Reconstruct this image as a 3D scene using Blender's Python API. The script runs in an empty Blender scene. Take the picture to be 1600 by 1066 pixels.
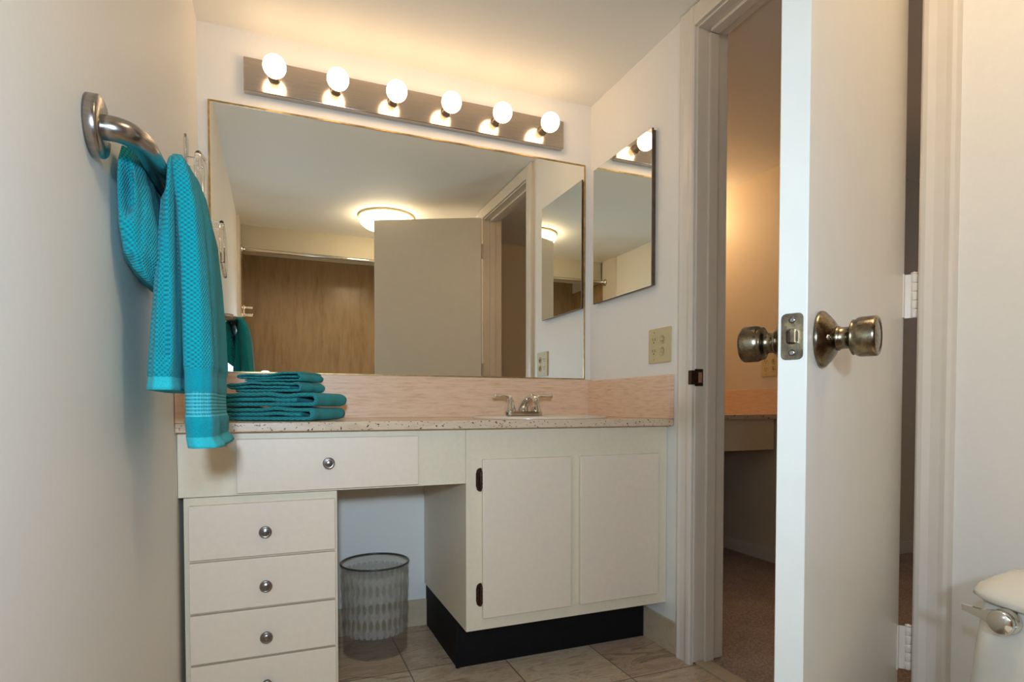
import bpy, bmesh, math, random
from mathutils import Matrix, Vector
PI = math.pi
random.seed(4)
S = bpy.context.scene
COL = S.collection

# ------------------------------------------------------------------ camera
cam = bpy.data.cameras.new('camera'); camo = bpy.data.objects.new('camera', cam); COL.objects.link(camo)
cam.sensor_width = 36; cam.lens = 911.7 * 36 / 1600
cam.shift_y = (658.4 - 533) / 1600
cam.clip_start = 0.02
camo.location = (0.230, -2.201, 0.8412)
camo.rotation_euler = (PI / 2 - 0.0252, 0, -0.3848)
S.camera = camo
# ------------------------------------------------------------------ world and exposure
w = bpy.data.worlds.new('world'); S.world = w; w.use_nodes = True
w.node_tree.nodes['Background'].inputs[0].default_value = (.9, .95, 1, 1)
w.node_tree.nodes['Background'].inputs[1].default_value = 0.3
S.view_settings.view_transform = 'Standard'; S.view_settings.look = 'None'
S.view_settings.gamma = 1; S.view_settings.use_curve_mapping = False
S.view_settings.exposure = 0.36
BULB = 8.4; BULB_C = (1.0, .70, .42)
DOME = 16.0; DOME_C = (1.0, .79, .54)
# stand-in for the photographer's flash, set behind the camera, aimed at the vanity
def area(name, loc, target, size, power, color):
    l = bpy.data.lights.new(name, 'AREA'); l.shape = 'DISK'; l.size = size; l.energy = power; l.color = color
    o = bpy.data.objects.new(name, l); COL.objects.link(o); o.location = loc
    o.rotation_euler = (Vector(target) - Vector(loc)).to_track_quat('-Z', 'Y').to_euler()
    return o
FLASH = area('flash', (0.16, -2.62, 1.06), (0.50, -0.5, 0.85), 0.10, 5.4, (.62, .80, 1.0))
FLASH.data.spread = math.radians(105)
# second stand-in for that flash, added at the camera to cool the left wall
FLASH_FILL = area('camera_flash_fill', (0.225, -2.20, 1.03), (0.45, -0.5, 0.95), 0.07, 3.0, (.38, .70, 1.0))

# ------------------------------------------------------------------ measures (metres)
W = 1.484; H = 2.113; CT = 0.80; CB = 0.776; FY = -0.535

# ------------------------------------------------------------------ materials
def nt(name):
    m = bpy.data.materials.new(name); m.use_nodes = True
    t = m.node_tree; return m, t, t.nodes['Principled BSDF']
def rgb(r, g, b):
    f = lambda c: (c / 255 / 12.92) if c / 255 <= .04045 else ((c / 255 + .055) / 1.055) ** 2.4
    return (f(r), f(g), f(b), 1)
def setp(b, **k):
    for a, v in k.items(): b.inputs[a.replace('_', ' ')].default_value = v
def noise(t, scale, detail=4, rough=.5, vec=None, st=None):
    n = t.nodes.new('ShaderNodeTexNoise'); n.inputs['Scale'].default_value = scale
    n.inputs['Detail'].default_value = detail; n.inputs['Roughness'].default_value = rough
    c = t.nodes.new('ShaderNodeTexCoord'); mp = t.nodes.new('ShaderNodeMapping')
    if st: mp.inputs['Scale'].default_value = st
    t.links.new(c.outputs['Object'], mp.inputs[0]); t.links.new(mp.outputs[0], n.inputs['Vector'])
    return n
def ramp(t, src, stops):
    r = t.nodes.new('ShaderNodeValToRGB'); e = r.color_ramp.elements
    while len(e) < len(stops): e.new(.5)
    for i, (p, c) in enumerate(stops): e[i].position = p; e[i].color = c
    t.links.new(src, r.inputs[0]); return r
def bump(t, b, src, strength=.2, dist=.001):
    n = t.nodes.new('ShaderNodeBump'); n.inputs['Strength'].default_value = strength; n.inputs['Distance'].default_value = dist
    t.links.new(src, n.inputs['Height']); t.links.new(n.outputs[0], b.inputs['Normal']); return n
def plain(name, col, rough=.5, metal=0, spec=.5, nb=0, ns=60, var=0.0):
    m, t, b = nt(name); setp(b, Base_Color=col, Roughness=rough, Metallic=metal, Specular_IOR_Level=spec)
    n = noise(t, ns)
    lo = tuple(c * (1 - var) for c in col[:3]) + (1,); hi = tuple(min(1, c * (1 + var)) for c in col[:3]) + (1,)
    r = ramp(t, n.outputs[0], [(.3, lo), (.7, hi)]); t.links.new(r.outputs[0], b.inputs['Base Color'])
    if nb: bump(t, b, n.outputs[0], nb)
    return m
M = {}
M['wall'] = plain('wall_paint', rgb(240, 235, 226), .55, nb=.08, ns=90, var=.01)
M['wallw'] = plain('bedroom_wall_paint', rgb(222, 208, 184), .6, nb=.08, ns=90, var=.01)
M['ceil'] = plain('ceiling_paint', rgb(242, 237, 225), .7, nb=.1, ns=120, var=.01)
M['soffit'] = plain('soffit_shade_paint', rgb(196, 187, 164), .6, nb=.08, ns=90, var=.01)  # darker tone stands for shade, since the dome lights the soffit too strongly
M['trim'] = plain('trim_paint', rgb(230, 220, 206), .32, nb=.15, ns=25, var=.015)
M['door'] = plain('door_paint', rgb(226, 217, 202), .3, nb=.12, ns=22, var=.015)
M['cab'] = plain('cabinet_paint', rgb(232, 216, 188), .38, nb=.1, ns=70, var=.025)
M['front'] = plain('drawer_front_paint', rgb(238, 218, 194), .36, nb=.08, ns=60, var=.02)
M['kick'] = plain('black_toe_kick', rgb(14, 12, 13), .7, spec=.25, nb=.3, ns=35, var=.3)
M['ivory'] = plain('ivory_plastic', rgb(208, 192, 146), .55, var=.03)
M['slot'] = plain('dark_slot', rgb(40, 34, 26), .6)
M['porc'] = plain('porcelain', rgb(228, 220, 204), .12, var=.01)
M['sinkm'] = plain('sink_porcelain', rgb(225, 205, 180), .15, var=.01)
M['gold'] = plain('brass_mirror_edge', rgb(190, 160, 105), .35, 1, ns=40, var=.25)
M['edge'] = plain('dark_mirror_edge', rgb(105, 85, 70), .4, .6, ns=30, var=.3)
M['chrome'] = plain('chrome', rgb(225, 222, 216), .08, 1, var=.02)
M['socket'] = plain('satin_socket', rgb(168, 156, 142), .32, 1, var=.05)
M['black_gap'] = plain('dark_gap', rgb(25, 25, 32), .8)
M['grout_caulk'] = plain('caulk', rgb(215, 205, 188), .6)

def brushed(name, col, rough, st, ns=60, var=.12, bs=.15):
    m, t, b = nt(name); setp(b, Metallic=1.0, Roughness=rough)
    n = noise(t, ns, 3, .6, st=st)
    lo = tuple(c * (1 - var) for c in col[:3]) + (1,); hi = tuple(min(1, c * (1 + var)) for c in col[:3]) + (1,)
    r = ramp(t, n.outputs[0], [(.3, lo), (.7, hi)]); t.links.new(r.outputs[0], b.inputs['Base Color'])
    bump(t, b, n.outputs[0], bs, .0005); return m
M['steel'] = brushed('brushed_steel', rgb(170, 163, 155), .26, (1, .15, 6))
M['lightbar'] = brushed('satin_nickel_bar', rgb(196, 184, 172), .17, (.2, 1, 14), bs=.04)
M['knobm'] = brushed('pewter_knob', rgb(140, 132, 125), .28, (1, 1, 1), ns=40)
def bronze():
    m, t, b = nt('worn_antique_brass'); setp(b, Metallic=1.0)
    n = noise(t, 45, 6, .65)
    r = ramp(t, n.outputs[0], [(.32, rgb(84, 72, 60)), (.5, rgb(120, 108, 90)), (.68, rgb(165, 148, 112))])
    t.links.new(r.outputs[0], b.inputs['Base Color'])
    r2 = ramp(t, n.outputs[0], [(.3, (.18, .18, .18, 1)), (.8, (.38, .38, .38, 1))]); t.links.new(r2.outputs[0], b.inputs['Roughness'])
    bump(t, b, n.outputs[0], .25, .0006); return m
M['bronze'] = bronze()
M['hingem'] = plain('dark_copper_hinge', rgb(74, 52, 40), .4, .8, ns=200, var=.5)

def mirror():
    m, t, b = nt('mirror_silver'); setp(b, Base_Color=(.90, .91, .86, 1), Metallic=1, Roughness=.0)
    return m
M['mirror'] = mirror()
def stone(name, st, stops, ns=9, rough=.35, pits=False):
    m, t, b = nt(name); setp(b, Roughness=rough)
    n = noise(t, ns, 8, .68, st=st)
    r = ramp(t, n.outputs[0], stops)
    src = r.outputs[0]
    if pits:
        n2 = noise(t, 150, 2, .5); r2 = ramp(t, n2.outputs[0], [(.0, rgb(96, 72, 52)), (.33, rgb(120, 92, 66)), (.37, (1, 1, 1, 1))])
        mx = t.nodes.new('ShaderNodeMix'); mx.data_type = 'RGBA'; mx.blend_type = 'MULTIPLY'; mx.inputs[0].default_value = 1
        t.links.new(src, mx.inputs[6]); t.links.new(r2.outputs[0], mx.inputs[7]); src = mx.outputs[2]
    t.links.new(src, b.inputs['Base Color']); bump(t, b, n.outputs[0], .06, .0006)
    return m
TR = [(.25, rgb(206, 162, 124)), (.45, rgb(232, 194, 158)), (.6, rgb(240, 206, 174)), (.8, rgb(222, 182, 146))]
M['splash'] = stone('travertine_splash', (2, 2, 22), TR, 7)
M['splashy'] = M['splash']
M['slab'] = stone('travertine_counter', (1, 1, 3), [(.25, rgb(196, 162, 128)), (.5, rgb(222, 196, 166)), (.8, rgb(208, 178, 146))], 12, .22, True)
M['shower'] = stone('travertine_shower', (4, 4, .6), [(.2, rgb(140, 112, 80)), (.45, rgb(168, 138, 102)), (.6, rgb(178, 150, 112)), (.85, rgb(150, 120, 84))], 6, .2)
M['tilebase'] = stone('travertine_tile_base', (1, 1, 2), [(.2, rgb(176, 152, 122)), (.5, rgb(206, 186, 156)), (.8, rgb(188, 164, 134))], 12, .35)

def floor_mat():
    m, t, b = nt('travertine_floor_tile'); setp(b, Roughness=.3)
    c = t.nodes.new('ShaderNodeTexCoord')
    mp = t.nodes.new('ShaderNodeMapping'); mp.inputs['Location'].default_value = (-.3, .065, 0)
    t.links.new(c.outputs['Object'], mp.inputs[0])
    br = t.nodes.new('ShaderNodeTexBrick'); br.offset = 0; br.squash = 1
    for k, v in (('Scale', 1), ('Mortar Size', .0022), ('Mortar Smooth', .1), ('Brick Width', .315), ('Row Height', .31), ('Bias', 0)): br.inputs[k].default_value = v
    br.inputs['Color1'].default_value = (0, 0, 0, 1); br.inputs['Color2'].default_value = (1, 1, 1, 1); br.inputs['Mortar'].default_value = (.5, .5, .5, 1)
    t.links.new(mp.outputs[0], br.inputs['Vector'])
    n = noise(t, 6, 8, .7, st=(1, 3.2, 1)); n.inputs['Distortion'].default_value = 1.2
    r = ramp(t, n.outputs[0], [(.25, rgb(132, 104, 80)), (.40, rgb(176, 146, 116)), (.5, rgb(214, 190, 162)), (.6, rgb(190, 158, 126)), (.72, rgb(220, 198, 172)), (.85, rgb(170, 138, 108))])
    mx = t.nodes.new('ShaderNodeMix'); mx.data_type = 'RGBA'; mx.blend_type = 'OVERLAY'; mx.inputs[0].default_value = .15
    t.links.new(r.outputs[0], mx.inputs[6]); t.links.new(br.outputs['Color'], mx.inputs[7])
    mg = t.nodes.new('ShaderNodeMix'); mg.data_type = 'RGBA'; mg.inputs[7].default_value = rgb(132, 110, 88)
    t.links.new(br.outputs['Fac'], mg.inputs[0]); t.links.new(mx.outputs[2], mg.inputs[6])
    t.links.new(mg.outputs[2], b.inputs['Base Color'])
    inv = t.nodes.new('ShaderNodeMath'); inv.operation = 'SUBTRACT'; inv.inputs[0].default_value = 1; t.links.new(br.outputs['Fac'], inv.inputs[1])
    bump(t, b, inv.outputs[0], .4, .001)
    return m
M['floor'] = floor_mat()
def carpet_mat():
    m, t, b = nt('carpet_pile'); setp(b, Roughness=.95, Specular_IOR_Level=.1)
    n = noise(t, 130, 5, .75); r = ramp(t, n.outputs[0], [(.3, rgb(140, 118, 104)), (.55, rgb(196, 176, 162)), (.75, rgb(226, 208, 196))])
    n2 = noise(t, 5, 3, .6); r2 = ramp(t, n2.outputs[0], [(.35, (.8, .78, .76, 1)), (.7, (1, 1, 1, 1))])
    mx = t.nodes.new('ShaderNodeMix'); mx.data_type = 'RGBA'; mx.blend_type = 'MULTIPLY'; mx.inputs[0].default_value = 1
    t.links.new(r.outputs[0], mx.inputs[6]); t.links.new(r2.outputs[0], mx.inputs[7])
    t.links.new(mx.outputs[2], b.inputs['Base Color']); bump(t, b, n.outputs[0], .9, .006); return m
M['carpet'] = carpet_mat()

def math_(t, op, a, b=None):
    n = t.nodes.new('ShaderNodeMath'); n.operation = op
    for i, v in enumerate((a, b)):
        if v is None: continue
        if isinstance(v, (int, float)): n.inputs[i].default_value = v
        else: t.links.new(v, n.inputs[i])
    return n.outputs[0]
def towel_mat(name, lo, hi, kind, fx=1, fy=1, per=.0075):
    m, t, b = nt(name); setp(b, Roughness=.95, Specular_IOR_Level=.15, Sheen_Weight=.12, Sheen_Roughness=.6)
    c = t.nodes.new('ShaderNodeTexCoord'); s = t.nodes.new('ShaderNodeSeparateXYZ'); t.links.new(c.outputs['Object'], s.inputs[0])
    h = math_(t, 'ADD', math_(t, 'MULTIPLY', s.outputs[0], fx), math_(t, 'MULTIPLY', s.outputs[1], fy))
    k = 2 * PI / per
    n = noise(t, 420, 3, .6)
    if kind == 'waffle':
        a = math_(t, 'SINE', math_(t, 'MULTIPLY', h, k)); z = math_(t, 'SINE', math_(t, 'MULTIPLY', s.outputs[2], k))
        v = math_(t, 'MULTIPLY', a, z)
        v = math_(t, 'ADD', math_(t, 'MULTIPLY', v, .5), .5)
    elif kind == 'rib':
        z = math_(t, 'SINE', math_(t, 'MULTIPLY', s.outputs[2], 2 * PI / .006)); a = math_(t, 'SINE', math_(t, 'MULTIPLY', h, k * 1.3))
        v = math_(t, 'ADD', math_(t, 'MULTIPLY', math_(t, 'ADD', z, math_(t, 'MULTIPLY', a, .35)), .4), .5)
    else:
        v = math_(t, 'MULTIPLY', n.outputs[0], 1.0)
    v2 = math_(t, 'ADD', math_(t, 'MULTIPLY', v, .8), math_(t, 'MULTIPLY', n.outputs[0], .35))
    r = ramp(t, v2, [(.12, lo), (.8, hi)]); t.links.new(r.outputs[0], b.inputs['Base Color'])
    bump(t, b, v2, 1.0, .0025 if kind != 'plush' else .0012)
    return m
TL, TH = rgb(0, 108, 120), rgb(0, 168, 176)
M['waffle'] = towel_mat('teal_waffle_terry', TL, TH, 'waffle')
M['plush'] = towel_mat('teal_plush_band', rgb(0, 124, 138), rgb(0, 156, 166), 'plush')
M['rib'] = towel_mat('teal_ribbed_band', rgb(10, 128, 140), rgb(80, 198, 206), 'rib')
M['hem'] = towel_mat('teal_hem', rgb(20, 160, 170), rgb(50, 190, 196), 'plush')
M['fold'] = towel_mat('teal_folded_waffle', rgb(0, 112, 122), rgb(50, 168, 168), 'waffle', per=.0065)
M['foldhem'] = towel_mat('teal_folded_hem', rgb(10, 132, 144), rgb(40, 164, 172), 'plush')

def glass(name, rough, col=(1, 1, 1, 1), ior=1.49):
    m, t, b = nt(name); setp(b, Base_Color=col, Roughness=rough, IOR=ior, Transmission_Weight=1.0)
    return m
M['acrylic'] = glass('clear_acrylic', .02)
def basket_mat():
    m, t, b = nt('clear_plastic_basket'); setp(b, Base_Color=rgb(205, 200, 190), Roughness=.12, Specular_IOR_Level=.7)
    out = t.nodes['Material Output']; tr = t.nodes.new('ShaderNodeBsdfTransparent'); tr.inputs[0].default_value = (.93, .92, .90, 1)
    c = t.nodes.new('ShaderNodeTexCoord'); s = t.nodes.new('ShaderNodeSeparateXYZ'); t.links.new(c.outputs['Object'], s.inputs[0])
    th = math_(t, 'ARCTAN2', s.outputs[1], s.outputs[0]); u = math_(t, 'MULTIPLY', th, 17); v = math_(t, 'MULTIPLY', s.outputs[2], 2*PI/.115)
    p = math_(t, 'MULTIPLY', math_(t, 'COSINE', math_(t, 'ADD', u, v)), math_(t, 'COSINE', math_(t, 'SUBTRACT', u, v)))
    band = math_(t, 'MULTIPLY', math_(t, 'GREATER_THAN', s.outputs[2], .07), math_(t, 'LESS_THAN', s.outputs[2], .275))
    r = ramp(t, p, [(.0, (.24, .24, .24, 1)), (.12, (.17, .17, .17, 1)), (.4, (.02, .02, .02, 1))])
    f = math_(t, 'ADD', math_(t, 'MULTIPLY', r.outputs[0], band), .05)
    mx = t.nodes.new('ShaderNodeMixShader'); t.links.new(f, mx.inputs[0]); t.links.new(tr.outputs[0], mx.inputs[1]); t.links.new(b.outputs[0], mx.inputs[2])
    t.links.new(mx.outputs[0], out.inputs[0]); bump(t, b, p, .6, .003); return m
M['basket'] = basket_mat()
M['rim'] = plain('smoked_rim', rgb(70, 64, 60), .2)
def emit(name, col, st):
    m = bpy.data.materials.new(name); m.use_nodes = True; t = m.node_tree; t.nodes.clear()
    e = t.nodes.new('ShaderNodeEmission'); e.inputs[0].default_value = col + (1,); e.inputs[1].default_value = st
    o = t.nodes.new('ShaderNodeOutputMaterial'); t.links.new(e.outputs[0], o.inputs[0]); return m
M['bulb'] = emit('lit_bulb', BULB_C, BULB)
M['dome'] = emit('lit_dome', DOME_C, DOME)
M['fill_glow'] = emit('added_fill_pane', (.80, .86, 1.0), .55)  # glow of the added bedroom fill panel
M['bulb2'] = emit('lit_dressing_bulb', (1.0, .66, .36), 21)

# ------------------------------------------------------------------ mesh helpers
I4 = Matrix.Identity(4)
def add_box(bm, x0, x1, y0, y1, z0, z1, bev=0, mi=0, T=I4, seg=2):
    vs = [bm.verts.new(T @ Vector(p)) for p in [(x0,y0,z0),(x1,y0,z0),(x1,y1,z0),(x0,y1,z0),(x0,y0,z1),(x1,y0,z1),(x1,y1,z1),(x0,y1,z1)]]
    fs = [bm.faces.new([vs[i] for i in f]) for f in [(3,2,1,0),(4,5,6,7),(0,1,5,4),(1,2,6,5),(2,3,7,6),(3,0,4,7)]]
    for f in fs: f.material_index = mi
    if bev:
        es = list({e for f in fs for e in f.edges})
        r = bmesh.ops.bevel(bm, geom=es, offset=bev, segments=seg, affect='EDGES', profile=.5)
        for f in r['faces']: f.material_index = mi; f.smooth = True
def frame_to(d):
    d = Vector(d).normalized(); return d.to_track_quat('Z', 'Y').to_matrix().to_4x4()
def add_lathe(bm, prof, loc=(0,0,0), axis=(0,0,1), n=32, mi=0, sx=1, sy=1, smooth=True):
    """prof: (radius, height) pairs turned about axis from loc"""
    T = Matrix.Translation(loc) @ frame_to(axis)
    rings = []
    for r, h in prof:
        if r < 1e-6: rings.append([bm.verts.new(T @ Vector((0, 0, h)))])
        else: rings.append([bm.verts.new(T @ Vector((r*sx*math.cos(2*PI*i/n), r*sy*math.sin(2*PI*i/n), h))) for i in range(n)])
    for a, b in zip(rings, rings[1:]):
        if len(a) == 1 and len(b) == 1: continue
        for i in range(n):
            j = (i+1) % n
            if len(a) == 1: f = bm.faces.new((a[0], b[j], b[i])) if True else None
            elif len(b) == 1: f = bm.faces.new((a[i], a[j], b[0]))
            else: f = bm.faces.new((a[i], a[j], b[j], b[i]))
            f.smooth = smooth; f.material_index = mi
def catmull(pts, k=6):
    P = [Vector(p) for p in pts]; out = []
    for i in range(len(P)-1):
        p0 = P[max(i-1,0)]; p1 = P[i]; p2 = P[i+1]; p3 = P[min(i+2,len(P)-1)]
        for s in range(k):
            t = s/k; out.append(.5*((2*p1)+(p2-p0)*t+(2*p0-5*p1+4*p2-p3)*t*t+(3*p1-p0-3*p2+p3)*t**3))
    out.append(P[-1]); return out
def add_tube(bm, pts, r, n=16, mi=0, cap=True, closed=False):
    P = [Vector(p) for p in pts]; m = len(P); rings = []
    up = Vector((0, 0, 1)); prev = None
    for i, p in enumerate(P):
        d = (P[(i+1) % m] - P[i-1]) if closed else (P[min(i+1, m-1)] - P[max(i-1, 0)])
        d.normalize()
        if prev is None:
            a = d.cross(up if abs(d.z) < .9 else Vector((1, 0, 0))).normalized()
        else:
            a = (prev - d * prev.dot(d)).normalized()
        prev = a; b = d.cross(a)
        rr = r[i] if isinstance(r, (list, tuple)) else r
        rings.append([bm.verts.new(p + (a*math.cos(2*PI*k/n) + b*math.sin(2*PI*k/n))*rr) for k in range(n)])
    pairs = list(zip(rings, rings[1:])) + ([(rings[-1], rings[0])] if closed else [])
    for A, B in pairs:
        for k in range(n):
            f = bm.faces.new((A[k], A[(k+1)%n], B[(k+1)%n], B[k])); f.smooth = True; f.material_index = mi
    if cap and not closed:
        for R_, rev in ((rings[0], True), (rings[-1], False)):
            f = bm.faces.new(R_[::-1] if rev else R_); f.material_index = mi
def add_loft(bm, rings, mis=None, cap=True, smooth=True):
    V = [[bm.verts.new(p) for p in r] for r in rings]; n = len(V[0])
    for q, (A, B) in enumerate(zip(V, V[1:])):
        for k in range(n):
            f = bm.faces.new((A[k], A[(k+1)%n], B[(k+1)%n], B[k])); f.smooth = smooth
            if mis: f.material_index = mis[q]
    if cap:
        f = bm.faces.new(V[0][::-1]); f.material_index = mis[0] if mis else 0
        f = bm.faces.new(V[-1]); f.material_index = mis[-1] if mis else 0
def add_prism(bm, poly, T, h, mi=0):
    """poly of (a,b) in T's xy plane, extruded h along T's z"""
    lo = [bm.verts.new(T @ Vector((a, b, 0))) for a, b in poly]; hi = [bm.verts.new(T @ Vector((a, b, h))) for a, b in poly]
    n = len(poly)
    bm.faces.new(lo[::-1]).material_index = mi; bm.faces.new(hi).material_index = mi
    for i in range(n):
        bm.faces.new((lo[i], lo[(i+1)%n], hi[(i+1)%n], hi[i])).material_index = mi
def obj(name, bm, mats, parent=None, kind=None):
    bmesh.ops.recalc_face_normals(bm, faces=bm.faces)
    base = Vector((0, 0, 0)); p = parent
    while p is not None: base += p.location; p = p.parent
    if parent is not None: bmesh.ops.translate(bm, verts=bm.verts, vec=-base)
    me = bpy.data.meshes.new(name); bm.to_mesh(me); bm.free()
    for m in (mats if isinstance(mats, (list, tuple)) else [mats]): me.materials.append(m)
    o = bpy.data.objects.new(name, me); COL.objects.link(o)
    if parent is not None: o.parent = parent
    if kind: o['kind'] = kind
    return o
def thing(name, label, cat, loc, group=None):
    o = bpy.data.objects.new(name, None); COL.objects.link(o); o.empty_display_size = .05
    o.location = loc; o['label'] = label; o['category'] = cat
    if group: o['group'] = group
    bpy.context.view_layer.update()
    return o
def tag(o, label, cat, group=None):
    o['label'] = label; o['category'] = cat
    if group: o['group'] = group
    return o
def boxes(name, lst, mat, parent=None, kind=None, bev=0):
    bm = bmesh.new()
    for q in lst: add_box(bm, *q, bev=bev)
    return obj(name, bm, mat, parent, kind)
def struct(name, lst, mat, label, cat, bev=0):
    o = boxes(name, lst, mat, None, 'structure', bev); o['label'] = label; o['category'] = cat; return o
def rbox(name, x0, x1, y0, y1, z0, z1, mat, parent, bev=.002, label=None):
    bm = bmesh.new(); add_box(bm, x0, x1, y0, y1, z0, z1, bev); o = obj(name, bm, mat, parent)
    if label: o['label'] = label
    return o

# ================================================================== SETTING
OY0, OY1, OZ = -0.677, -1.386, 2.047      # door opening in the right wall
WX = W + .105
struct('floor', [(0, W+.06, -3.0, 0, -.05, 0)], M['floor'], 'brown travertine tile floor of the bathroom', 'floor')
struct('wall_left', [(-.1, 0, -3.1, .1, 0, H)], M['wall'], 'left bathroom wall carrying the grab bar', 'wall')
struct('wall_back', [(0, W, 0, .1, 0, H)], M['wall'], 'back bathroom wall behind mirror and light bar', 'wall')
struct('wall_right', [(W, WX, OY0+.012, .9, 0, H), (W, WX, OY1-.012, OY0+.012, OZ+.012, H), (W, WX, -3.1, OY1-.012, 0, H)], M['wall'], 'right bathroom wall with the doorway and medicine cabinet', 'wall')
struct('ceiling', [(-.1, 5.0, -3.3, .9, H, H+.08)], M['ceil'], 'cream painted ceiling lit by the vanity bulbs', 'ceiling')
struct('wall_shower', [(0, W, -3.0, -2.9, 0, H)], M['shower'], 'brown travertine shower wall seen in the mirror', 'wall')
struct('trim_5', [(0, .012, -2.9, -2.3, 0, 1.935), (W-.012, W, -2.9, -2.3, 0, 1.935)], M['shower'], 'travertine side lining of the shower seen in the mirror', 'trim')
struct('trim_6', [(0, .016, -2.3, -2.1, 0, H)], M['trim'], 'pale edge strip on the left wall beside the shower', 'trim')
struct('wall_header', [(.017, W, -2.45, -2.33, 1.935, H)], M['soffit'], 'soffit with shade put into its paint, above the shower curtain rod, seen in the mirror', 'wall')
# dressing area and bedroom beyond the doorway
struct('floor_bedroom', [(W+.06, 5.0, -3.3, .9, -.05, .006)], M['carpet'], 'brown carpet floor beyond the doorway', 'carpet')
struct('wall_dressing', [(2.70, 2.82, .03, .9, 0, H), (2.82, 5.0, .03, .15, 0, H), (WX, 2.70, .78, .9, 0, H)], M['wallw'], 'warm lit wall of the dressing alcove beyond the doorway', 'wall')
struct('wall_bedroom', [(4.9, 5.0, -2.2, .03, 0, H), (WX, 4.9, -2.2, -2.1, 0, H)], M['wallw'], 'dark bedroom wall seen through the hinge gap', 'wall')
struct('baseboard_bedroom', [(2.686, 2.70, .016, .78, .006, .07), (2.70, 4.9, .016, .03, .006, .07)], M['trim'], 'white baseboard above the carpet beyond the doorway', 'baseboard')
wn = thing('fill_window_1', 'added unseen window panel giving the bedroom cool fill light', 'window', (4.89, -1.0, 1.0)); wn['kind'] = 'structure'  # added out of view to bring cool light onto the carpet
bm = bmesh.new()
for q in ((4.87, 4.899, -1.65, -1.60, .9, 2.0), (4.87, 4.899, -.50, -.45, .9, 2.0), (4.87, 4.899, -1.60, -.50, .9, .95), (4.87, 4.899, -1.60, -.50, 1.95, 2.0), (4.875, 4.899, -1.065, -1.035, .95, 1.95)): add_box(bm, *q)
obj('frame', bm, M['trim'], wn)
bm = bmesh.new(); add_box(bm, 4.888, 4.898, -1.60, -1.07, .95, 1.95); add_box(bm, 4.888, 4.898, -1.03, -.50, .95, 1.95); obj('pane', bm, M['fill_glow'], wn)
# tile baseboards of the bathroom
struct('baseboard_right', [(W-.010, W, -.602, -.415, 0, .108)], M['tilebase'], 'travertine tile baseboard between toe kick and door casing', 'baseboard', .001)
struct('baseboard_back', [(.40, .765, -.010, 0, 0, .10)], M['tilebase'], 'travertine tile baseboard at the back of the knee space', 'baseboard', .001)
struct('trim_4', [(W+.008, W+.062, OY1, OY0, 0, .008)], M['tilebase'], 'narrow stone threshold between tile floor and carpet', 'threshold', .002)
# door frame
tr = thing('trim_1', 'white painted door casing and jamb around the doorway', 'door frame', (W, OY0, 0)); tr['kind'] = 'structure'
CW = .070
def casing(y_in, sgn):
    bm = bmesh.new()
    prof = [(0, 0), (0, .012), (.006, .016), (.016, .017), (.030, .013), (.050, .014), (CW-.008, .017), (CW-.001, .015), (CW, .010), (CW, 0)]
    add_prism(bm, prof, Matrix(((0,-1,0,W),(sgn,0,0,y_in),(0,0,1,0),(0,0,0,1))), OZ+.064)
    return bm
obj('casing', casing(OY0, 1), M['trim'], tr)
obj('casing', casing(OY1, -1), M['trim'], tr)
bm = bmesh.new(); add_box(bm, W-.0165, W, OY1, OY0, OZ, OZ+.062, .003); obj('casing_head', bm, M['trim'], tr)
bm = bmesh.new(); add_box(bm, W-.003, WX+.003, OY0-.005, OY0+.011, 0.008, OZ+.010, .0015); add_box(bm, W+.036, W+.072, OY0-.016, OY0-.005, 0.008, OZ-.016, .002); obj('jamb', bm, M['trim'], tr)
bm = bmesh.new(); add_box(bm, W-.003, WX+.003, OY1-.011, OY1+.005, 0.008, OZ+.010, .0015); add_box(bm, W+.036, W+.072, OY1+.005, OY1+.016, 0.008, OZ-.016, .002); obj('jamb', bm, M['trim'], tr)
bm = bmesh.new(); add_box(bm, W-.0025, WX+.0025, OY1+.005, OY0-.005, OZ-.005, OZ+.010, .0015); add_box(bm, W+.0365, W+.0715, OY1+.016, OY0-.016, OZ-.016, OZ-.005, .002); obj('jamb_head', bm, M['trim'], tr)
bm = bmesh.new(); add_box(bm, WX, WX+.014, OY0-.004, OY0+.06, 0.008, OZ+.06, .003); add_box(bm, WX, WX+.014, OY1-.06, OY1+.004, 0.008, OZ+.06, .003); obj('outer_casing', bm, M['trim'], tr)
sp = rbox('strike_plate', W-.006, W+.026, OY0-.0075, OY0-.0045, .907, .962, M['hingem'], tr, .001, 'dark bronze strike plate')
rbox('strike_hole', W+.007, W+.021, OY0-.0082, OY0-.0073, .918, .951, M['chrome'], sp, .0005)
rbox('strike_lip', W-.0215, W-.003, OY0-.0075, OY0+.008, .912, .957, M['hingem'], sp, .001)

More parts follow.
